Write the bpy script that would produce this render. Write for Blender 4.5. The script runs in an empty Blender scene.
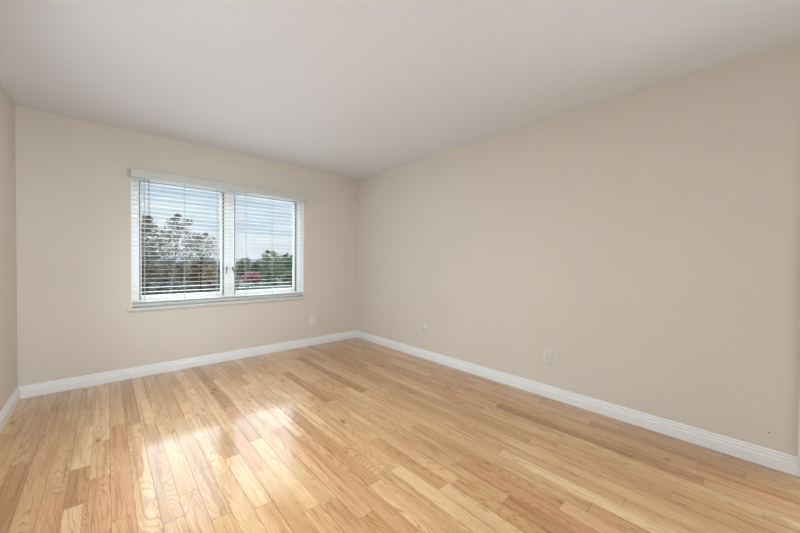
import bpy, bmesh, math, random
from mathutils import Vector, Matrix
PI = math.pi
C = bpy.context.scene.collection
SC = bpy.context.scene

# ------------------------------------------------------------------ camera
H = 2.44                       # ceiling height
XL, XR, YB, YF = -0.553, 2.863, 4.127, -3.60
cam_d = bpy.data.cameras.new('camera')
cam_d.sensor_width = 36.0
cam_d.lens = 320.95 / 800 * 36.0
cam_d.clip_start = 0.02
cam_d.clip_end = 3000
cam = bpy.data.objects.new('camera', cam_d)
C.objects.link(cam)
Fw = Vector((0.67482862, 0.73779853, -0.01611389)).normalized()
Rt = Vector((0.73796315, -0.67477835, 0.00919559))
Rt = (Rt - Fw * Rt.dot(Fw)).normalized()
Up = Rt.cross(Fw)
cam.matrix_world = Matrix(((Rt.x, Up.x, -Fw.x, 0), (Rt.y, Up.y, -Fw.y, 0), (Rt.z, Up.z, -Fw.z, 1.1817), (0, 0, 0, 1)))
SC.camera = cam

# ------------------------------------------------------------------ view
SC.view_settings.view_transform = 'Standard'
SC.view_settings.look = 'None'
SC.view_settings.gamma = 1.0
SC.view_settings.use_curve_mapping = False
SC.view_settings.exposure = 0.0
SC.cycles.max_bounces = 12
SC.cycles.diffuse_bounces = 8
SC.cycles.transparent_max_bounces = 16
SC.cycles.use_denoising = True
SC.cycles.sample_clamp_indirect = 6.0
SC.cycles.caustics_reflective = False

# ------------------------------------------------------------------ sky: streaky cloud, the sun behind thick bright cloud high ahead
SKY_LOW = 1.12      # strength near the horizon
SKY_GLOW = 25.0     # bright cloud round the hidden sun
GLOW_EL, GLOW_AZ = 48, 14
REAR_FILL_W = 46.0       # added fill at an unseen glazed door behind the camera
SIDE_FILL_W = 24.0      # added fill at an unseen window in the left wall
HALL_FILL_W = 14.5       # added fill set in the doorway at the right
CEIL_FILL_W = 34.0       # added ceiling lamp, unseen, lifts the left floor and walls
world = bpy.data.worlds.new('sky')
SC.world = world
world.use_nodes = True
nt = world.node_tree
nt.nodes.clear()
def N(t, kind, **kw):
    n = t.nodes.new(kind)
    for k, v in kw.items(): setattr(n, k, v)
    return n
def mth(t, op, a, b=None, c=None, clamp=False):
    n = t.nodes.new('ShaderNodeMath'); n.operation = op; n.use_clamp = clamp
    for i, v in enumerate((a, b, c)):
        if v is None: continue
        if isinstance(v, (int, float)): n.inputs[i].default_value = v
        else: t.links.new(v, n.inputs[i])
    return n.outputs[0]
def ramp(t, fac, stops, mode='LINEAR'):
    r = t.nodes.new('ShaderNodeValToRGB'); r.color_ramp.interpolation = mode
    e = r.color_ramp.elements
    while len(e) < len(stops): e.new(0.5)
    for i, (p, c) in enumerate(stops):
        e[i].position = p; e[i].color = (*c, 1)
    t.links.new(fac, r.inputs[0])
    return r.outputs[0]
def mixc(t, fac, a, b, mode='MIX'):
    m = t.nodes.new('ShaderNodeMix'); m.data_type = 'RGBA'; m.blend_type = mode
    if isinstance(fac, (int, float)): m.inputs[0].default_value = fac
    else: t.links.new(fac, m.inputs[0])
    for i, v in ((6, a), (7, b)):
        if isinstance(v, tuple): m.inputs[i].default_value = (*v, 1)
        else: t.links.new(v, m.inputs[i])
    return m.outputs[2]
def build_sky():
    t = nt
    tc = N(t, 'ShaderNodeTexCoord')
    sx = N(t, 'ShaderNodeSeparateXYZ'); t.links.new(tc.outputs['Generated'], sx.inputs[0])
    mp = N(t, 'ShaderNodeMapping'); t.links.new(tc.outputs['Generated'], mp.inputs[0])
    mp.inputs['Scale'].default_value = (3.2, 3.2, 34)
    mp.inputs['Rotation'].default_value = (0.0, 0.02, 0)
    nz = N(t, 'ShaderNodeTexNoise'); t.links.new(mp.outputs[0], nz.inputs[0])
    nz.inputs['Scale'].default_value = 1.5; nz.inputs['Detail'].default_value = 5
    cl = mth(t, 'MULTIPLY_ADD', sx.outputs[2], -1.0, nz.outputs[0])
    blue = ramp(t, sx.outputs[2], [(0.0, (.70, .75, .80)), (0.10, (.54, .65, .75)), (0.25, (.40, .53, .69)), (1, (.25, .40, .62))])
    col = mixc(t, ramp(t, cl, [(.30, (0, 0, 0)), (.56, (1, 1, 1))]), blue, (.78, .82, .86))
    lo = mth(t, 'MULTIPLY', 1.0, SKY_LOW)
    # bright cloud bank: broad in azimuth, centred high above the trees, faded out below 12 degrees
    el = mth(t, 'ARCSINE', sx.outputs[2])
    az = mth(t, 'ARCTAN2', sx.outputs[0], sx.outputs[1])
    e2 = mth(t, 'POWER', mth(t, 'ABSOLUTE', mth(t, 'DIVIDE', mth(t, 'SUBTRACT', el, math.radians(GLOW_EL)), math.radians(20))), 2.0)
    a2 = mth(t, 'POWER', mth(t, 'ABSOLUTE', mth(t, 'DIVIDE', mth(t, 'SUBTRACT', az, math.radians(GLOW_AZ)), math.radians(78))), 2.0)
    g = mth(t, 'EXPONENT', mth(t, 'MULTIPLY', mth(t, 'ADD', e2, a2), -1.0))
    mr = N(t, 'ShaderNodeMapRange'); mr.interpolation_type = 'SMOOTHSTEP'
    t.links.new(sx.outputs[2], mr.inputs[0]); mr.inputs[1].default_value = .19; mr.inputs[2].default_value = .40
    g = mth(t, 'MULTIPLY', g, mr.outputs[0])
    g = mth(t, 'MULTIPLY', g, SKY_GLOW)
    b1 = N(t, 'ShaderNodeBackground'); t.links.new(col, b1.inputs[0]); t.links.new(lo, b1.inputs[1])
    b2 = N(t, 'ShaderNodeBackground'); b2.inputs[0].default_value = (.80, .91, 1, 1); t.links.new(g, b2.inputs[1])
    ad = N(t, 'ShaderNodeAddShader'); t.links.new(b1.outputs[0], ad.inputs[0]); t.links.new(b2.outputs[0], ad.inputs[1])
    o = N(t, 'ShaderNodeOutputWorld'); t.links.new(ad.outputs[0], o.inputs[0])
build_sky()
world.cycles.sampling_method = 'MANUAL'
world.cycles.sample_map_resolution = 1024

# added fill light at an unseen side window in the left wall
ld = bpy.data.lights.new('side_fill', 'AREA'); ld.shape = 'RECTANGLE'; ld.size = 1.75; ld.size_y = 1.25
ld.spread = math.radians(130); ld.energy = SIDE_FILL_W; ld.color = (.80, .91, 1)
lo_ = bpy.data.objects.new('side_fill', ld); C.objects.link(lo_)
lo_.location = (XL - .15, 2.45, 1.43); lo_.rotation_euler = (PI / 2 - .48, 0, -PI / 2)
lo_['kind'] = 'helper'
ld = bpy.data.lights.new('rear_fill', 'AREA'); ld.shape = 'RECTANGLE'; ld.size = 2.5; ld.size_y = 2.2  # added fill light behind the camera, unseen
ld.spread = math.radians(110); ld.energy = REAR_FILL_W; ld.color = (.80, .91, 1)
lo_ = bpy.data.objects.new('rear_fill', ld); C.objects.link(lo_)
lo_.location = (.8, YF - .15, 1.19); lo_.rotation_euler = (PI / 2, 0, 0)
lo_['kind'] = 'helper'

ld = bpy.data.lights.new('hall_fill', 'AREA'); ld.shape = 'RECTANGLE'; ld.size = .70; ld.size_y = 1.85  # added fill in the doorway, turned towards the far left wall
ld.spread = math.radians(75); ld.energy = HALL_FILL_W; ld.color = (.80, .91, 1)
lo_ = bpy.data.objects.new('hall_fill', ld); C.objects.link(lo_)
lo_.location = (XR + .12, -.67, 1.05); lo_.rotation_euler = (PI / 2, 0, math.radians(40))
lo_['kind'] = 'helper'

# ------------------------------------------------------------------ helpers
def new_mat(name):
    m = bpy.data.materials.new(name); m.use_nodes = True
    t = m.node_tree; b = t.nodes['Principled BSDF']
    return m, t, b
def plain(name, col, rough=.5, spec=.5, noise=0.0, scale=8, bump=0.0, bscale=300):
    m, t, b = new_mat(name)
    b.inputs['Roughness'].default_value = rough
    b.inputs['Specular IOR Level'].default_value = spec
    tc = N(t, 'ShaderNodeTexCoord')
    nz = N(t, 'ShaderNodeTexNoise'); nz.inputs['Scale'].default_value = scale; nz.inputs['Detail'].default_value = 3
    t.links.new(tc.outputs['Object'], nz.inputs[0])
    c2 = tuple(c * (1 - noise) for c in col); c1 = tuple(min(1, c * (1 + noise)) for c in col)
    t.links.new(ramp(t, nz.outputs[0], [(.3, c2), (.7, c1)]), b.inputs['Base Color'])
    if bump:
        n2 = N(t, 'ShaderNodeTexNoise'); n2.inputs['Scale'].default_value = bscale; n2.inputs['Detail'].default_value = 2
        t.links.new(tc.outputs['Object'], n2.inputs[0])
        bp = N(t, 'ShaderNodeBump'); bp.inputs['Strength'].default_value = bump; bp.inputs['Distance'].default_value = .002
        t.links.new(n2.outputs[0], bp.inputs['Height']); t.links.new(bp.outputs[0], b.inputs['Normal'])
    return m
def box(bm, x0, x1, y0, y1, z0, z1):
    r = bmesh.ops.create_cube(bm, size=1.0)
    for v in r['verts']:
        v.co = Vector(((x0 + x1) / 2 + v.co.x * (x1 - x0), (y0 + y1) / 2 + v.co.y * (y1 - y0), (z0 + z1) / 2 + v.co.z * (z1 - z0)))
    return r['verts']
def bevel(bm, w, seg=2):
    bmesh.ops.bevel(bm, geom=list(bm.edges), offset=w, segments=seg, affect='EDGES', profile=.5, clamp_overlap=True)
def lathe(bm, prof, n=24, M=None):
    """revolve (r, z) about +z, then transform by M"""
    rings = []
    for r, z in prof:
        if r < 1e-6: rings.append([bm.verts.new((0, 0, z))])
        else: rings.append([bm.verts.new((r * math.cos(2 * PI * i / n), r * math.sin(2 * PI * i / n), z)) for i in range(n)])
    for a, b in zip(rings, rings[1:]):
        for i in range(n):
            j = (i + 1) % n
            q = [a[i % len(a)], a[j % len(a)], b[j % len(b)], b[i % len(b)]]
            q = list(dict.fromkeys(q))
            if len(q) > 2: bm.faces.new(q)
    vs = [v for r in rings for v in r]
    if M is not None: bmesh.ops.transform(bm, matrix=M, verts=vs)
def tube(bm, p0, p1, r0, r1, n=6, cap=True):
    p0 = Vector(p0); p1 = Vector(p1); d = (p1 - p0)
    q = d.to_track_quat('Z', 'Y').to_matrix()
    A = [bm.verts.new(p0 + q @ Vector((r0 * math.cos(2 * PI * i / n), r0 * math.sin(2 * PI * i / n), 0))) for i in range(n)]
    B = [bm.verts.new(p1 + q @ Vector((r1 * math.cos(2 * PI * i / n), r1 * math.sin(2 * PI * i / n), 0))) for i in range(n)]
    for i in range(n):
        bm.faces.new((A[i], A[(i + 1) % n], B[(i + 1) % n], B[i]))
    if cap:
        bm.faces.new(A[::-1]); bm.faces.new(B)
def obj(name, bm, m, parent=None, smooth=False, loc=(0, 0, 0)):
    me = bpy.data.meshes.new(name)
    bmesh.ops.recalc_face_normals(bm, faces=bm.faces)
    bm.to_mesh(me); bm.free()
    if smooth:
        for p in me.polygons: p.use_smooth = True
    o = bpy.data.objects.new(name, me); C.objects.link(o)
    if isinstance(m, (list, tuple)):
        for q in m: me.materials.append(q)
    elif m: me.materials.append(m)
    o.location = loc
    if parent: o.parent = parent
    return o
def thing(name, label, cat, loc=(0, 0, 0), rotz=0, group=None):
    o = bpy.data.objects.new(name, None); C.objects.link(o)
    o.empty_display_size = .1
    o.location = loc; o.rotation_euler = (0, 0, rotz)
    o['label'] = label; o['category'] = cat
    if group: o['group'] = group
    return o
def tag(o, label, cat, group=None):
    o['label'] = label; o['category'] = cat
    if group: o['group'] = group
    return o
def struct(name, bm, m, parent=None, smooth=False):
    o = obj(name, bm, m, parent, smooth)
    if parent is None: o['kind'] = 'structure'
    return o
def BM(): return bmesh.new()

# ------------------------------------------------------------------ materials
WALL = (.63, .575, .51)
M_wall = plain('beige_wall_paint', WALL, .62, .25, .012, 2.2, .05, 420)
def nail_mark(m, p, r, col):
    t = m.node_tree; b = t.nodes['Principled BSDF']
    tc = N(t, 'ShaderNodeTexCoord'); d = N(t, 'ShaderNodeVectorMath', operation='DISTANCE')
    t.links.new(tc.outputs['Object'], d.inputs[0]); d.inputs[1].default_value = p
    f = ramp(t, mth(t, 'DIVIDE', d.outputs['Value'], r), [(.55, (1, 1, 1)), (1.0, (0, 0, 0))])
    old = b.inputs['Base Color'].links[0].from_socket
    t.links.new(mixc(t, f, old, col), b.inputs['Base Color'])
nail_mark(M_wall, (XR, -.088, .198), .0055, (.26, .18, .13))
nail_mark(M_wall, (XR, .36, .585), .005, (.42, .35, .29))
M_ceil = plain('white_ceiling_paint', (.76, .795, .85), .75, .2, .006, 2, .04, 350)
M_trim = plain('white_trim_paint', (.76, .76, .755), .32, .45, .008, 5)
M_vinyl = plain('white_window_vinyl', (.88, .865, .845), .35, .45, .006, 6)
M_slat = plain('white_slat_paint', (.72, .72, .71), .38, .4, .01, 9)
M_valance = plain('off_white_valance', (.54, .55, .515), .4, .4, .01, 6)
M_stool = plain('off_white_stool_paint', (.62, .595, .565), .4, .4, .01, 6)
M_cord = plain('grey_blind_cord', (.42, .43, .43), .8, .2, .05, 60)
M_gasket = plain('grey_gasket_rubber', (.22, .22, .215), .6, .3, .05, 40)
M_lever = plain('dark_bronze_metal', (.11, .105, .10), .4, .5, .05, 60)
M_plate = plain('ivory_plastic_plate', (.72, .69, .63), .35, .5, .006, 20)
M_plate_w = plain('white_plastic_plate', (.66, .635, .595), .3, .5, .006, 20)
M_slot = plain('dark_socket_slot', (.05, .045, .04), .5, .3, .05, 90)
M_brass = plain('worn_metal_pin', (.30, .28, .25), .35, .5, .05, 90)
M_door = plain('white_door_paint', (.74, .735, .72), .35, .45, .01, 5)

def glass():
    m = bpy.data.materials.new('window_glass'); m.use_nodes = True
    t = m.node_tree; t.nodes.clear()
    tr = N(t, 'ShaderNodeBsdfTransparent'); tr.inputs[0].default_value = (.93, .95, .945, 1)
    gl = N(t, 'ShaderNodeBsdfGlossy'); gl.inputs['Roughness'].default_value = .02
    fr = N(t, 'ShaderNodeFresnel'); fr.inputs[0].default_value = 1.10
    mx = N(t, 'ShaderNodeMixShader')
    t.links.new(fr.outputs[0], mx.inputs[0]); t.links.new(tr.outputs[0], mx.inputs[1]); t.links.new(gl.outputs[0], mx.inputs[2])
    o = N(t, 'ShaderNodeOutputMaterial'); t.links.new(mx.outputs[0], o.inputs[0])
    return m
M_glass = glass()

def oak():
    m, t, b = new_mat('oak_floor_planks')
    at = N(t, 'ShaderNodeAttribute'); at.attribute_name = 'plank'
    sp = N(t, 'ShaderNodeSeparateColor'); t.links.new(at.outputs['Color'], sp.inputs[0])
    tone, s1, s2 = sp.outputs
    tc = N(t, 'ShaderNodeTexCoord')
    xyz = N(t, 'ShaderNodeSeparateXYZ'); t.links.new(tc.outputs['Object'], xyz.inputs[0])
    def vec(fx, fy, ox=17.0, oy=31.0):
        c = N(t, 'ShaderNodeCombineXYZ')
        t.links.new(mth(t, 'ADD', mth(t, 'MULTIPLY', xyz.outputs[0], fx), mth(t, 'MULTIPLY', s1, ox)), c.inputs[0])
        t.links.new(mth(t, 'ADD', mth(t, 'MULTIPLY', xyz.outputs[1], fy), mth(t, 'MULTIPLY', s2, oy)), c.inputs[1])
        t.links.new(mth(t, 'MULTIPLY', s2, 9.0), c.inputs[2])
        return c.outputs[0]
    def noise(v, sc, det=3, rough=.5, dist=0):
        n = N(t, 'ShaderNodeTexNoise'); t.links.new(v, n.inputs[0])
        n.inputs['Scale'].default_value = sc; n.inputs['Detail'].default_value = det
        n.inputs['Roughness'].default_value = rough; n.inputs['Distortion'].default_value = dist
        return n.outputs[0]
    # growth rings: contours of a smooth stretched field give cathedral figures, a stronger across-slope gives straight grain
    field = noise(vec(9, 1.1), 1.0, 1.5, .4)
    wob = noise(vec(60, 9), 1.0, 2, .5)
    straight = mth(t, 'MULTIPLY', xyz.outputs[0], mth(t, 'MULTIPLY', s2, 5.0))
    f = mth(t, 'ADD', mth(t, 'ADD', field, straight), mth(t, 'MULTIPLY', wob, .035))
    ring = mth(t, 'FRACT', mth(t, 'MULTIPLY', f, mth(t, 'MULTIPLY_ADD', s1, 19.0, 17.0)))
    early = ramp(t, ring, [(0, (1, 1, 1)), (.14, (.7, .7, .7)), (.34, (.12, .12, .12)), (.94, (0, 0, 0)), (1.0, (.9, .9, .9))])
    pores = noise(vec(420, 14), 1.0, 2, .6)
    poreline = ramp(t, pores, [(.50, (0, 0, 0)), (.68, (1, 1, 1))])
    blotch = noise(vec(7, 1.3, 5, 13), 1.0, 3, .55)
    base = ramp(t, tone, [(0, OAK[0]), (.25, OAK[1]), (.5, OAK[2]), (.75, OAK[3]), (1, OAK[4])])
    hue = mth(t, 'FRACT', mth(t, 'MULTIPLY', mth(t, 'ADD', s1, s2), 7.31))
    base = mixc(t, .8, base, ramp(t, hue, [(0, (1.0, .90, .84)), (.3, (1, 1, 1)), (.65, (1, 1.02, .92)), (1, (.95, 1.0, .97))]), 'MULTIPLY')
    streak = noise(vec(45, 1.6), 1.0, 3, .6)
    base = mixc(t, ramp(t, streak, [(.50, (0, 0, 0)), (.74, (.85, .85, .85))]), base, (.62, .45, .33), 'MULTIPLY')
    base = mixc(t, ramp(t, blotch, [(.42, (0, 0, 0)), (.74, (.75, .75, .75))]), base, (.70, .56, .45), 'MULTIPLY')
    cathedral_amt = mth(t, 'MULTIPLY_ADD', s1, .58, .22)
    col = mixc(t, mth(t, 'MULTIPLY', early, cathedral_amt), base, (.56, .38, .25), 'MULTIPLY')
    porefac = mth(t, 'MULTIPLY', poreline, mth(t, 'MULTIPLY_ADD', early, .45, .30))
    col = mixc(t, porefac, col, (.50, .33, .20), 'MULTIPLY')
    # knots: a few dark spots
    vo = N(t, 'ShaderNodeTexVoronoi'); vo.inputs['Scale'].default_value = 1.0
    t.links.new(vec(9, 3.2), vo.inputs[0])
    kn = ramp(t, vo.outputs['Distance'], [(.0, (1, 1, 1)), (.075, (.65, .65, .65)), (.16, (0, 0, 0))])
    gate = ramp(t, noise(vec(9, 3.2, 3, 7), .8, 0), [(.56, (0, 0, 0)), (.62, (1, 1, 1))])
    col = mixc(t, mth(t, 'MULTIPLY', kn, gate), col, (.36, .20, .11), 'MULTIPLY')
    # dark joints between planks
    sm = N(t, 'ShaderNodeAttribute'); sm.attribute_name = 'seam'
    col = mixc(t, mth(t, 'MULTIPLY', sm.outputs['Fac'], .7), col, (.36, .24, .15), 'MULTIPLY')
    t.links.new(col, b.inputs['Base Color'])
    rg = ramp(t, noise(vec(30, 5), 1.0, 2), [(.3, (.30, .30, .30)), (.7, (.38, .38, .38))])
    t.links.new(rg, b.inputs['Roughness'])
    b.inputs['Specular IOR Level'].default_value = .25
    b.inputs['Coat Weight'].default_value = 1.0
    b.inputs['Coat Roughness'].default_value = .12
    b.inputs['Coat IOR'].default_value = 1.40
    bp = N(t, 'ShaderNodeBump'); bp.inputs['Strength'].default_value = .10; bp.inputs['Distance'].default_value = .0008
    t.links.new(mth(t, 'ADD', pores, mth(t, 'MULTIPLY', wob, .6)), bp.inputs['Height'])
    t.links.new(bp.outputs[0], b.inputs['Normal'])
    bc = N(t, 'ShaderNodeBump'); bc.inputs['Strength'].default_value = .10; bc.inputs['Distance'].default_value = .002
    t.links.new(noise(vec(25, 3.0), 1.0, 2), bc.inputs['Height'])
    t.links.new(bc.outputs[0], b.inputs['Coat Normal'])
    return m
OAK = [(.42, .222, .100), (.53, .305, .148), (.60, .370, .190), (.65, .418, .228), (.72, .495, .295)]
M_oak = oak()

# ------------------------------------------------------------------ room shell
T = .17
OX0, OX1, OZ0, OZ1 = .18, 1.99, .69, 2.05          # window opening in the back wall
def wall_with_holes(name, axis, at0, at1, u0, u1, z0, z1, holes):
    """boxes around rectangular holes; axis 'x' wall runs along x (at = y range)"""
    bm = BM()
    us = sorted({u0, u1, *[h[0] for h in holes], *[h[1] for h in holes]})
    zs = sorted({z0, z1, *[h[2] for h in holes], *[h[3] for h in holes]})
    def inside(i, j):
        if i < 0 or j < 0 or i >= len(us) - 1 or j >= len(zs) - 1: return True
        uc, zc = (us[i] + us[i + 1]) / 2, (zs[j] + zs[j + 1]) / 2
        return any(h[0] < uc < h[1] and h[2] < zc < h[3] for h in holes)
    V = {}
    def v(i, j, k):
        if (i, j, k) not in V:
            a = (at0, at1)[k]
            V[i, j, k] = bm.verts.new((us[i], a, zs[j]) if axis == 'x' else (a, us[i], zs[j]))
        return V[i, j, k]
    for i in range(len(us) - 1):
        for j in range(len(zs) - 1):
            if inside(i, j): continue
            for k in (0, 1): bm.faces.new((v(i, j, k), v(i + 1, j, k), v(i + 1, j + 1, k), v(i, j + 1, k)))
            for di, dj, a, b in ((-1, 0, (i, j), (i, j + 1)), (1, 0, (i + 1, j), (i + 1, j + 1)), (0, -1, (i, j), (i + 1, j)), (0, 1, (i, j + 1), (i + 1, j + 1))):
                if inside(i + di, j + dj): bm.faces.new((v(*a, 0), v(*b, 0), v(*b, 1), v(*a, 1)))
    return struct(name, bm, M_wall)
wall_with_holes('wall_back', 'x', YB, YB + T, XL - T, XR + T, 0, H, [(OX0, OX1, OZ0, OZ1)])
wall_with_holes('wall_front', 'x', YF - T, YF, XL - T, XR + T, 0, H, [(-.5, 2.1, .02, 2.34)])
wall_with_holes('wall_left', 'y', XL - T, XL, YF, YB, 0, H, [(1.50, 3.40, .75, 2.10)])
DY0, DY1 = -1.087, -.287                              # door opening in the right wall, behind the camera's right shoulder
wall_with_holes('wall_right', 'y', XR, XR + T, YF, YB, 0, H, [(DY0, DY1, 0, 2.045)])
bm = BM(); box(bm, XL - T, XR + T, YF - T, YB + T, H, H + .2); struct('ceiling', bm, M_ceil)

# floor: strip oak, boards along the room, each board a bevelled top in one mesh
def floor():
    rnd = random.Random(11)
    W, PH = .0833, .0115
    joints = [(-.156, 2.326), (-.116, 2.156), (-.115, 2.532), (-.285, 2.583), (-.278, 3.185), (-.362, 2.799), (.146, 2.955), (.304, 2.654),
              (.214, 1.743), (.298, 1.903), (.068, 3.442), (-.007, 2.815), (.044, 1.913), (.40, 2.868), (.725, 2.174), (.639, 1.834), (.543, 1.568),
              (.38, 1.625), (.469, 1.944), (.895, 2.231), (.904, 2.912), (.814, 2.525), (1.14, 2.078), (1.045, 1.335), (.713, 1.391), (.873, 1.188),
              (1.362, 2.366), (1.227, 1.351), (1.397, 1.054), (1.467, .804), (1.615, .602), (1.947, .73), (2.223, .479), (2.469, .31), (2.377, .152),
              (2.606, 0), (2.704, -.11), (2.283, -.06), (2.105, 3.82), (2.037, 2.785), (1.743, 3.703), (1.762, 3.24), (1.368, 2.311), (1.557, 2.41)]
    tones = [(-.08, 3.23, .95), (-.08, 1.99, .9), (1.12, 1.74, .9), (1.64, .48, .9), (2.48, .22, .85), (.01, 3.0, .85), (1.18, 1.05, .82), (1.07, 1.6, .25),
             (1.38, 2.45, .1), (2.07, 3.43, .1), (1.74, 3.44, .05), (1.46, .73, .15), (1.41, .92, .28), (2.40, .23, .1), (-.30, 2.86, .55), (.02, 2.58, .35),
             (.13, 3.26, .22), (.70, 2.04, .8), (1.45, 1.78, .75), (2.03, 2.27, .3), (.27, 3.38, .6), (-.23, 3.01, .6)]
    bm = BM()
    cl = bm.loops.layers.float_color.new('plank')
    sl = bm.loops.layers.float_color.new('seam')
    k0 = math.floor((XL - PH) / W); k1 = math.ceil((XR - PH) / W)
    g = .0007
    for k in range(k0, k1):
        xa, xb = max(XL, PH + k * W), min(XR, PH + (k + 1) * W)
        if xb - xa < .006: continue
        ys = [YF] + sorted(y for x, y in joints if xa <= x < xb) + [YB]
        full = [ys[0]]
        for a, b in zip(ys, ys[1:]):
            y = a
            while b - y > 1.5:
                st = rnd.uniform(.45, 1.25)
                if b - (y + st) < .35: break
                y += st; full.append(y)
            full.append(b)
        for a, b in zip(full, full[1:]):
            tone = min(1, max(0, rnd.gauss(.56, .19)))
            for x, y, v in tones:
                if xa <= x < xb and a <= y < b: tone = v
            c = (tone, rnd.random(), rnd.random(), 1)
            tx, ty = rnd.gauss(0, .0016), rnd.gauss(0, .0004)
            xm, ym = (xa + xb) / 2, (a + b) / 2
            hz = lambda x, y: (x - xm) * tx + (y - ym) * ty * .25
            out = [(xa, a), (xb, a), (xb, b), (xa, b)]
            inn = [(xa + g, a + g), (xb - g, a + g), (xb - g, b - g), (xa + g, b - g)]
            vo = [bm.verts.new((x, y, -.0013)) for x, y in out]
            vi = [bm.verts.new((x, y, hz(x, y))) for x, y in inn]
            fs = [(bm.faces.new(vi), 0)]
            for i in range(4):
                j = (i + 1) % 4
                fs.append((bm.faces.new((vo[i], vo[j], vi[j], vi[i])), 1))
            for f, s in fs:
                for l in f.loops: l[cl] = c; l[sl] = (s, s, s, 1)
    box(bm, XL - T, XR + T, YF - T, YB + T, -.20, -.0016)
    for f in bm.faces[-6:]:
        for l in f.loops: l[cl] = (.3, .5, .5, 1); l[sl] = (1, 1, 1, 1)
    struct('floor', bm, M_oak)
floor()

# baseboards: stepped colonial profile, mitred in the corners
BH = .103
PROF = [(0, 0), (.018, 0), (.018, .058), (.017, .061), (.0105, .064), (.0095, .068), (.0125, .072), (.0125, .079), (.0115, .081), (.006, .084), (.0055, .088), (.0085, .092), (.0075, .098), (.004, BH), (0, BH)]
def baseboard(name, p0, p1, nrm, m0=1, m1=1):
    bm = BM()
    p0, p1, nrm = Vector(p0), Vector(p1), Vector(nrm)
    d = (p1 - p0).normalized()
    A = [bm.verts.new(p0 + nrm * o + d * o * m0 + Vector((0, 0, z))) for o, z in PROF]
    B = [bm.verts.new(p1 + nrm * o - d * o * m1 + Vector((0, 0, z))) for o, z in PROF]
    n = len(PROF)
    for i in range(n): bm.faces.new((A[i], A[(i + 1) % n], B[(i + 1) % n], B[i]))
    bm.faces.new(A); bm.faces.new(B)
    return struct(name, bm, M_trim)
baseboard('baseboard_back', (XL, YB, 0), (XR, YB, 0), (0, -1, 0))
baseboard('baseboard_right', (XR, YB, 0), (XR, DY1 + .09, 0), (-1, 0, 0), 1, 0)
baseboard('baseboard_left', (XL, YB, 0), (XL, YF, 0), (1, 0, 0))
baseboard('baseboard_front', (2.12, YF, 0), (XR, YF, 0), (0, 1, 0), 0, 1)

# door casing and door in the right wall; only the casing's edge shows at the photo's right border
bm = BM()
for y0, y1, z0, z1 in ((DY1, DY1 + .09, 0, 2.135), (DY0 - .09, DY0, 0, 2.135), (DY0, DY1, 2.045, 2.135)):
    box(bm, XR - .014, XR, y0, y1, z0, z1)
    box(bm, XR - .02, XR - .0135, y0 + .012, y1 - .012, z0, z1 - (.012 if z0 < 1 else .0))
struct('trim_1', bm, M_trim)
d1 = bpy.data.objects.new('door_1', None); C.objects.link(d1); d1['kind'] = 'structure'; d1.location = (XR, DY1, 0)
bm = BM()
box(bm, .0, T, -.012, 0, 0, 2.045); box(bm, .0, T, DY0 - DY1, DY0 - DY1 + .012, 0, 2.045); box(bm, .0, T, DY0 - DY1 + .012, -.012, 2.033, 2.045)
obj('door_jamb', bm, M_door, d1)

# added ceiling lamp over the near left part of the room, out of view
cl_ = thing('added_ceiling_lamp', 'added unseen round white flush lamp on the ceiling near the left wall', 'lamp', (-.15, 1.2, H))
bm = BM(); lathe(bm, [(0, 0), (.19, 0), (.19, -.03), (.175, -.05), (.165, -.05), (.165, -.03), (0, -.03)], 32)
obj('housing', bm, M_plate_w, cl_)
ll = bpy.data.lights.new('ceiling_fill', 'AREA'); ll.shape = 'DISK'; ll.size = .32; ll.energy = CEIL_FILL_W; ll.color = (.88, .95, 1)
lo_ = bpy.data.objects.new('ceiling_fill', ll); C.objects.link(lo_); lo_.parent = cl_; lo_.location = (0, 0, -.056)

# added window in the left wall, unseen, framing the side fill light
w2 = bpy.data.objects.new('added_window', None); C.objects.link(w2); w2['kind'] = 'structure'; w2.location = (XL, 2.40, 0)
bm = BM()
for y0, y1, z0, z1 in ((-.90, -.84, .75, 2.10), (.94, 1.00, .75, 2.10), (-.84, .94, .75, .81), (-.84, .94, 2.04, 2.10), (.02, .08, .81, 2.04)):
    box(bm, -.12, -.05, y0, y1, z0, z1)
obj('window_frame', bm, M_vinyl, w2)
# added glazed double door, unseen, framing the fill light behind the camera
d2 = bpy.data.objects.new('added_door', None); C.objects.link(d2); d2['kind'] = 'structure'; d2.location = (-.5, YF, 0)
bm = BM()
for x0, x1, z0, z1 in ((0, .07, .02, 2.34), (2.53, 2.6, .02, 2.34), (.07, 2.53, .02, .12), (.07, 2.53, 2.27, 2.34), (1.26, 1.34, .12, 2.27)):
    box(bm, x0, x1, -.12, -.06, z0, z1)
obj('door_frame', bm, M_vinyl, d2)
bm = BM(); box(bm, .07, 2.53, -.095, -.088, .12, 2.27); obj('glass_pane', bm, M_glass, d2)
bm = BM(); box(bm, -.09, -.084, -.84, .94, .81, 2.04); obj('glass_pane', bm, M_glass, w2)

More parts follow.
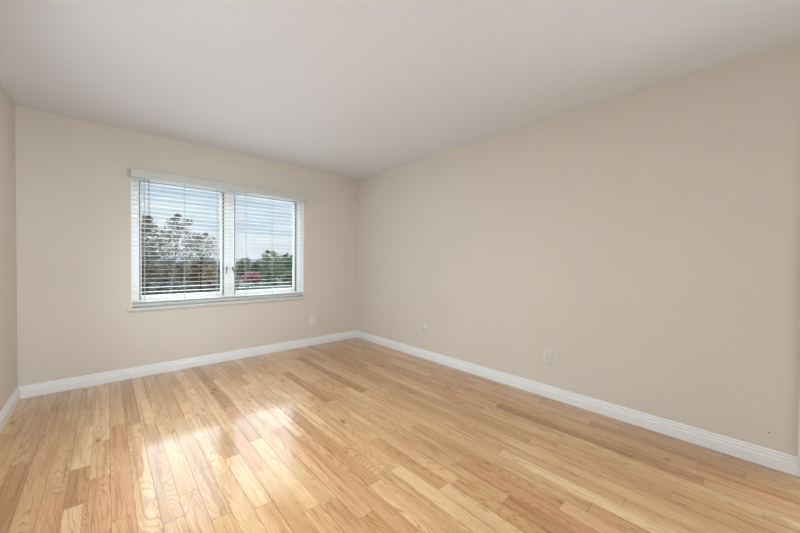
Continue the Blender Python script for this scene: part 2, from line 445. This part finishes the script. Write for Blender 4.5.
# ------------------------------------------------------------------ window_1: twin casement in the back wall
w1 = bpy.data.objects.new('window_1', None); C.objects.link(w1); w1['kind'] = 'structure'; w1.location = (0, YB, 0)
bm = BM()      # jamb liner round the opening
box(bm, OX0, OX0 + .007, .004, .125, OZ0, OZ1); box(bm, OX1 - .007, OX1, .004, .125, OZ0, OZ1)
box(bm, OX0 + .007, OX1 - .007, .004, .125, OZ1 - .007, OZ1)
obj('jamb_liner', bm, M_vinyl, w1)
bm = BM()      # outer frame and centre post
FZ0, FZ1 = OZ0, OZ1
GL = (.268, 1.005); GR = (1.165, 1.905); GZ = (.80, 1.966)
box(bm, OX0, .247, .115, .168, FZ0, FZ1); box(bm, 1.938, OX1, .115, .168, FZ0, FZ1)
box(bm, .247, 1.938, .115, .168, FZ0, .757); box(bm, .247, 1.938, .115, .168, 1.986, FZ1)
box(bm, 1.036, 1.092, .115, .168, .757, 1.986); box(bm, 1.104, 1.146, .115, .168, .757, 1.986)
box(bm, 1.092, 1.104, .124, .168, .757, 1.986)
obj('window_frame', bm, M_vinyl, w1)
for (g0, g1), (s0, s1) in ((GL, (.247, 1.036)), (GR, (1.146, 1.938))):
    z0, z1 = .757, 1.986
    bm = BM()
    box(bm, s0, g0, .138, .168, z0, z1); box(bm, g1, s1, .138, .168, z0, z1)
    box(bm, g0, g1, .138, .168, z0, GZ[0]); box(bm, g0, g1, .138, .168, GZ[1], z1)
    # inner bead on the stile that turns towards the room's centre
    box(bm, g1, g1 + .014, .122, .138, GZ[0], GZ[1])
    box(bm, g0, g1 + .014, .122, .138, GZ[0] - .028, GZ[0])
    sash = obj('sash', bm, M_vinyl, w1)
    bm = BM(); box(bm, g0 - .002, g1 + .002, .150, .156, GZ[0] - .002, GZ[1] + .002)
    obj('glass_pane', bm, M_glass, sash)
    bm = BM()
    box(bm, s0, s0 + .012, .120, .138, z0, z1); box(bm, s1 - .014, s1, .120, .138, z0, z1)
    box(bm, s0 + .012, s1 - .014, .120, .138, z1 - .012, z1)
    obj('gasket', bm, M_gasket, sash)
for x, sgn in ((1.062, -1), (1.128, 1)):     # casement lock levers on the centre post
    bm = BM()
    box(bm, x - .006, x + .006, .106, .115, 1.055, 1.10)
    box(bm, x - .006, x + .006, .092, .107, 1.075, 1.095)
    vs = box(bm, x - .004, x + .004, .086, .096, 1.01, 1.09)
    bmesh.ops.rotate(bm, cent=(x, .09, 1.085), matrix=Matrix.Rotation(-sgn * .16, 3, 'Y'), verts=vs)
    bevel(bm, .002, 1)
    obj('lock_lever', bm, M_lever, w1)['label'] = 'dark lock lever'
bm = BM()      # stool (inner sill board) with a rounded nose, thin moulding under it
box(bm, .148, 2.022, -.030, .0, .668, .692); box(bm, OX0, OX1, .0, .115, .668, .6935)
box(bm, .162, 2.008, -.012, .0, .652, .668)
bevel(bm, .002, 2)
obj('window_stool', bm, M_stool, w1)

# ------------------------------------------------------------------ horizontal slat blind
bl = thing('window_blind', 'white horizontal slat blind lowered over the twin window', 'blind', (0, YB, 0))
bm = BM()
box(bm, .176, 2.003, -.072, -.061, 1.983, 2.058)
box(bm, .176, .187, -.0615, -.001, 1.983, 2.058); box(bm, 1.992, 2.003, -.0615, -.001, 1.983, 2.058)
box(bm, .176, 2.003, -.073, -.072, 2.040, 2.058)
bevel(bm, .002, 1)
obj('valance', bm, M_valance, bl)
bm = BM(); box(bm, .192, 1.978, .004, .055, 2.000, 2.041); bevel(bm, .003, 1)
obj('headrail', bm, M_slat, bl)
# slat: 50 mm faux wood with rounded edges
SX0, SX1 = .190, 1.980
bm = BM(); box(bm, SX0, SX1, -.025, .025, -.0013, .0013); bevel(bm, .001, 2)
slat0 = obj('slat', bm, M_slat, bl)
PITCH = .0463
zs = []
z = 1.956
while z > .80: zs.append(z); z -= PITCH
stack = [.734, .739, .744, .749]
for i, z in enumerate(zs + stack):
    s = slat0 if i == 0 else slat0.copy()
    if i: C.objects.link(s); s.parent = bl
    s.location = (0, .028, z)
    tilt = -.028
    if i in (len(zs) - 1, len(zs) - 2): tilt = .02
    if i >= len(zs): tilt = random.Random(i).uniform(-.01, .01)
    s.rotation_euler = (tilt, 0, 0)
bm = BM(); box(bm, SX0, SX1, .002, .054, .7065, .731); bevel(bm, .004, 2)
obj('bottom_rail', bm, M_valance, bl)  # greyer valance colour stands in for shade on the rail
for x in (.286, .626, .939, 1.253, 1.567, 1.888):
    bm = BM()
    for y in (.0005, .0555): box(bm, x - .0016, x + .0016, y - .0008, y + .0008, .722, 2.0)
    obj('ladder_cord', bm, M_cord, bl)
bm = BM(); tube(bm, (.325, .062, 1.50), (.325, .062, 2.0), .0032, .0032, 8)
lathe(bm, [(0, 0), (.005, .004), (.007, .02), (.004, .04), (0, .042)], 10, Matrix.Translation((.325, .062, 1.46)))
obj('tilt_cord', bm, M_slot, bl)['label'] = 'dark cord at the left end'

# ------------------------------------------------------------------ wall plates
def outlet(loc, rotz, label, w, h, t, kind, mat):
    """plate lies in local xz plane, facing local -y"""
    o = thing('wall_outlet', label, 'outlet', loc, rotz)
    bm = BM()
    vs = box(bm, -w / 2, w / 2, -t, 0, -h / 2, h / 2)
    for v in vs:
        if v.co.y < -t / 2: v.co.x *= .93; v.co.z *= .955
    bevel(bm, .0016, 2)
    obj('cover_plate', bm, mat, o)
    if kind == 'duplex':
        for s in (-1, 1):
            bm = BM()
            lathe(bm, [(0, .0035), (.0155, .0035), (.017, .002), (.017, 0)], 24, Matrix.Translation((0, -t, s * .0215)) @ Matrix.Rotation(PI / 2, 4, 'X'))
            for v in bm.verts: v.co.z = s * .0215 + max(-.014, min(.014, v.co.z - s * .0215))
            r = obj('receptacle', bm, mat, o)
            for x, hh in ((-.0065, .0105), (.0065, .0085)):
                bm = BM(); box(bm, x - .0013, x + .0013, -t - .0042, -t - .003, s * .0215 + .004 - hh / 2, s * .0215 + .004 + hh / 2)
                obj('slot', bm, M_slot, r)
            bm = BM(); lathe(bm, [(0, .0042), (.0026, .0042), (.0026, .003)], 10, Matrix.Translation((0, -t, s * .0215 - .0085)) @ Matrix.Rotation(PI / 2, 4, 'X'))
            obj('ground_hole', bm, M_slot, r)
        bm = BM(); lathe(bm, [(0, .0016), (.003, .0012), (.0036, 0)], 12, Matrix.Translation((0, -t, 0)) @ Matrix.Rotation(PI / 2, 4, 'X'))
        obj('screw', bm, M_brass, o)
    else:
        bm = BM(); box(bm, -.0165, .0165, -t - .003, -t + .001, -.0335, .0335); bevel(bm, .001, 1)
        r = obj('receptacle', bm, M_plate_w, o)
        for s in (-1, 1):
            for x, hh in ((-.0065, .0095), (.0065, .0075)):
                bm = BM(); box(bm, x - .0012, x + .0012, -t - .0036, -t - .0025, s * .018 + .003 - hh / 2, s * .018 + .003 + hh / 2)
                obj('slot', bm, M_slot, r)
        for s in (-1, 1):
            bm = BM(); lathe(bm, [(0, .0014), (.0025, .001), (.003, 0)], 12, Matrix.Translation((0, -t, s * .0485)) @ Matrix.Rotation(PI / 2, 4, 'X'))
            obj('screw', bm, mat, o)
    return o
outlet((XR - .0005, 1.193, .357), PI / 2 * -1, 'off-white duplex power outlet standing proud of the long right wall', .080, .119, .014, 'duplex', M_plate_w)
outlet((2.124, YB - .0005, .352), 0, 'small beige-white outlet plate on the back wall between window and corner', .084, .132, .0065, 'decora', M_plate)
jk = thing('cable_jack', 'small round white cable jack low on the right wall nearest the corner', 'jack', (XR - .0005, 2.672, .374), -PI / 2)
R_ = Matrix.Rotation(PI / 2, 4, 'X')
bm = BM(); lathe(bm, [(0, .020), (.022, .0195), (.032, .017), (.039, .010), (.042, 0)], 32, R_); obj('cover', bm, M_plate_w, jk, True)
bm = BM(); lathe(bm, [(0, .027), (.004, .027), (.005, .025), (.005, .0195), (.008, .0195), (.008, .018)], 14, R_); obj('pin', bm, M_brass, jk)
jk.children[-1]['label'] = 'metal centre pin'

# ------------------------------------------------------------------ outdoors, seen through the panes
GZ0 = -3.2
def leaf_mat(name, c1, c2, scale=1.3, thin=True, gain=1.6):
    c1 = tuple(c * gain for c in c1); c2 = tuple(c * gain for c in c2)
    m, t, b = new_mat(name)
    tc = N(t, 'ShaderNodeTexCoord')
    nz = N(t, 'ShaderNodeTexNoise'); nz.inputs['Scale'].default_value = scale; nz.inputs['Detail'].default_value = 4
    t.links.new(tc.outputs['Object'], nz.inputs[0])
    t.links.new(ramp(t, nz.outputs[0], [(.32, c1), (.68, c2)]), b.inputs['Base Color'])
    b.inputs['Roughness'].default_value = .8; b.inputs['Specular IOR Level'].default_value = .1
    if thin:
        tr = N(t, 'ShaderNodeBsdfTranslucent'); mx = N(t, 'ShaderNodeMixShader'); mx.inputs[0].default_value = .38
        t.links.new(b.inputs['Base Color'].links[0].from_socket, tr.inputs[0])
        t.links.new(b.outputs[0], mx.inputs[1]); t.links.new(tr.outputs[0], mx.inputs[2])
        t.links.new(mx.outputs[0], t.nodes['Material Output'].inputs[0])
    return m
L_brown = leaf_mat('brown_oak_leaves', (.10, .082, .065), (.16, .13, .10))  # leaf colours here are muted, with haze put into them
L_olive = leaf_mat('olive_leaves', (.088, .082, .058), (.15, .135, .092))
L_rust = leaf_mat('rust_leaves', (.11, .082, .064), (.155, .115, .085))
L_gold = leaf_mat('ochre_leaves', (.16, .125, .07), (.22, .17, .10))
L_green = leaf_mat('green_leaves', (.070, .085, .055), (.13, .145, .088))
L_lime = leaf_mat('yellow_green_leaves', (.105, .115, .062), (.165, .17, .095))
L_red = leaf_mat('crimson_leaves', (.15, .062, .066), (.20, .10, .10))
M_bark = plain('grey_bark', (.08, .068, .058), .9, .1, .25, 6)
M_pale = plain('pale_birch_bark', (.22, .21, .195), .85, .1, .15, 8)
M_grass = leaf_mat('meadow_grass', (.024, .029, .015), (.046, .052, .025), .35, False, 1.2)
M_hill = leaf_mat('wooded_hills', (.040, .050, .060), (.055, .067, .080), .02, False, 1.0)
M_box = plain('pale_grey_panel', (.20, .23, .26), .5, .4, .05, 3)

def tree(name, label, x, y, top, half, crown_low, mat, n, leaf, bark=None, group=None, seed=1, lean=0.0, clumps=9, spread=.42, cat='tree', bushy=False):
    rnd = random.Random(seed)
    root = thing(name, label, cat, (x, y, GZ0), 0, group)
    h = top - GZ0; cl = crown_low - GZ0
    bm = BM()
    p = Vector((0, 0, -.05)); segs = 6; r = max(.05, h * .014)
    pts = [p]
    for i in range(segs):
        k = (i + 1) / segs
        pts.append(Vector((lean * k + rnd.uniform(-.04, .04) * k, rnd.uniform(-.05, .05), h * .88 * k)))
    for i in range(segs): tube(bm, pts[i], pts[i + 1], r * (1 - i / segs * .85), r * (1 - (i + 1) / segs * .85), 6)
    centres = []
    for i in range(clumps):
        k = (i + .5) / clumps
        zc = cl + (h - cl) * (k ** .9) * .93
        w = half * math.sqrt(max(.06, 1 - (2 * k - (.85 if not bushy else .55)) ** 2 * (.75 if not bushy else .45)))
        a = i * 2.399 + rnd.uniform(-.4, .4)
        c = Vector((lean * zc / h + math.cos(a) * w * .62, math.sin(a) * w * .62, zc))
        rad = max(.25, w * spread)
        centres.append((c, rad))
        q = Vector((lean * (zc - w * .6) / h, 0, max(.5, zc - w * .7)))
        mid = (q + c) / 2 + Vector((rnd.uniform(-.1, .1), rnd.uniform(-.1, .1), -.05 * w))
        tube(bm, q, mid, r * .32, r * .22, 5); tube(bm, mid, c, r * .22, r * .08, 5)
        for _ in range(6):
            e = c + Vector((rnd.gauss(0, 1), rnd.gauss(0, 1), rnd.gauss(.3, .8))) * rad * .75
            tube(bm, mid.lerp(c, rnd.uniform(.2, 1)), e, r * .09, r * .03, 4, False)
    obj('trunk', bm, bark or M_bark, root)
    vs, fs = [], []
    for i in range(n):
        c, rad = centres[rnd.randrange(len(centres))]
        d = Vector((rnd.gauss(0, 1), rnd.gauss(0, 1), rnd.gauss(0, 1))).normalized() * rad * (rnd.random() ** .4)
        o = c + Vector((d.x, d.y, d.z * .85))
        if o.z > h: o.z = h - rnd.random() * .3
        if o.z < .1: o.z = .1 + rnd.random() * .3
        u = Vector((rnd.gauss(0, 1), rnd.gauss(0, 1), rnd.gauss(0, .7))).normalized()
        w = u.orthogonal().normalized()
        w = (w * math.cos(rnd.random() * 6) + u.cross(w) * math.sin(rnd.random() * 6)).normalized()
        s = leaf * rnd.uniform(.6, 1.3)
        b = len(vs)
        vs += [o - u * s, o + w * s * .5, o + u * s, o - w * s * .5]
        fs.append((b, b + 1, b + 2, b + 3))
    me = bpy.data.meshes.new('crown'); me.from_pydata([tuple(v) for v in vs], [], fs); me.materials.append(mat)
    o = bpy.data.objects.new('crown', me); C.objects.link(o); o.parent = root
    return root
Z = lambda y, s: 1.18 + y * s
# the three tall trees against the sky in the left pane
tree('oak_tree', 'tall brown-leaved tree at the left edge of the left pane', 30 * .062, 30, Z(30, .112), 1.75, Z(30, -.03), L_brown, 3600, .12, seed=3, clumps=14, spread=.5)
tree('birch_tree', 'tallest sparse tree with a pale trunk in the middle of the left pane', 34 * .117, 34, Z(34, .122), 1.6, Z(34, .0), L_brown, 2000, .085, M_pale, seed=5, lean=.8, clumps=16, spread=.40)
tree('maple_tree', 'lower sparse brown tree against the sky right of the pale-trunked tree', 38 * .188, 38, Z(38, .075), 1.9, Z(38, -.01), L_brown, 1700, .09, seed=8, clumps=14, spread=.40)
# woods below the horizon
rw = random.Random(4)
mats = [L_olive, L_brown, L_rust, L_olive, L_brown]
i = 0
for row, (y, r0, r1) in enumerate(((51, .045, .25), (57, .075, .26), (64, .045, .27), (72, .08, .27), (81, .05, .27))):
    r = r0
    while r < r1:
        tree('woodland_tree', 'olive-brown autumn tree in the woods low in the left pane', y * r, y, Z(y, rw.uniform(-.006, .004)), y * .0265, GZ0 + .25,
             mats[i % 5], 2200, .0028 * y, group='brown woods beyond the left pane', seed=20 + i, clumps=14, spread=.55, bushy=True)
        i += 1; r += .067
for row, (y, r0, r1, m_) in enumerate(((41, .045, .27, L_brown), (45, .0725, .17, L_olive))):
    r = r0
    while r < r1:
        tree('woodland_shrub', 'low brown-olive bush in front of the woods at the bottom of the left pane', y * r, y, Z(y, rw.uniform(-.062, -.05)), y * .0215, GZ0 + .2,
             m_, 1100, .0028 * y, group='bushes below the brown woods', seed=300 + i, clumps=8, spread=.6, cat='bush', bushy=True)
        i += 1; r += .055
tree('ochre_tree', 'rounded ochre-leaved tree at the right of the left pane below the horizon', 47.5 * .206, 47.5, Z(47.5, -.006), 1.15, GZ0 + .6, L_gold, 1500, .13, seed=71, clumps=10, spread=.55)
i = 0
for y, r0, r1 in ((67.5, .33, .38), (76, .30, .50), (86, .335, .52), (97, .30, .52)):
    r = r0
    while r < r1:
        tree('green_tree', 'leafy green tree in the woods beyond the right pane', y * r, y, Z(y, rw.uniform(-.003, .007)), y * .0255, GZ0 + .25,
             (L_green, L_green, L_lime, L_green)[i % 4], 2200, .0028 * y, group='green woods beyond the right pane', seed=120 + i, clumps=14, spread=.55, bushy=True)
        i += 1; r += .067
tree('tall_green_tree', 'tallest green tree with a flat top above the horizon in the right pane', 60 * .375, 60, Z(60, .034), 60 * .044, GZ0 + 1.2, L_green, 2800, .15, seed=203, clumps=18, spread=.42, bushy=True)
for i, r in enumerate((.372, .428, .484)):
    tree('green_bush', 'rounded green bush in front of the tall green trees in the right pane', 55 * r, 55, Z(55, (-.022, -.03, -.026)[i]), 1.15, GZ0 + .2,
         (L_green, L_lime, L_green)[i], 1500, .15, group='bushes below the green trees', seed=260 + i, clumps=10, spread=.6, cat='bush', bushy=True)
tree('broad_green_tree', 'broad green tree just above the horizon at the right edge of the right pane', 66 * .428, 66, Z(66, .026), 66 * .03, GZ0 + 1.2, L_green, 2400, .16, seed=231, clumps=16, spread=.45, bushy=True)
tree('red_maple', 'small crimson-leaved tree low in the right pane', 53 * .318, 53, Z(53, -.034), 1.45, GZ0 + .7, L_red, 1700, .13, seed=210, clumps=10, spread=.55)
# pale grey utility box on the grass
bm = BM(); box(bm, -.45, .45, -.3, .3, 0, .55); bevel(bm, .02, 2); box(bm, -.49, .49, -.34, .34, .55, .61)
tag(obj('utility_box', bm, M_box, loc=(50.5 * .302, 50.5, GZ0)), 'pale grey-blue box on the grass below the crimson tree', 'box')
# ground and far hills
bm = BM()
vs = [bm.verts.new((x, y, GZ0)) for x, y in ((-200, 5), (300, 5), (300, 240), (-200, 240))]; f = bm.faces.new(vs)
r = bmesh.ops.extrude_face_region(bm, geom=[f])
for v in r['geom']:
    if isinstance(v, bmesh.types.BMVert): v.co.z -= .5
o = struct('lawn', bm, M_grass)
bm = BM(); box(bm, -14, 18, 5.2, 27, GZ0, GZ0 + .04); struct('added_terrace', bm, plain('bounce_paving', (.56, .56, .57), .85, .2, .06, 1.2))  # added pale paving, unseen, bounces sky light up to the ceiling
def hills():
    bm = BM(); rnd = random.Random(2)
    nx = 80; rows = []
    for j in range(7):
        row = []
        for i in range(nx + 1):
            x = -300 + 1100 * i / nx; y = 230 + j * 75
            k = math.sin(j / 6 * PI * .5)
            hgt = 5 + 3.2 * math.sin(x * .011 + 1.3) + 1.8 * math.sin(x * .031 + .4) + .8 * math.sin(x * .083)
            row.append(bm.verts.new((x, y + 10 * math.sin(x * .02), GZ0 - .3 + (hgt + 2.0) * k)))
        rows.append(row)
    for a, b in zip(rows, rows[1:]):
        for i in range(nx): bm.faces.new((a[i], a[i + 1], b[i + 1], b[i]))
    struct('hills', bm, M_hill, smooth=True)
hills()
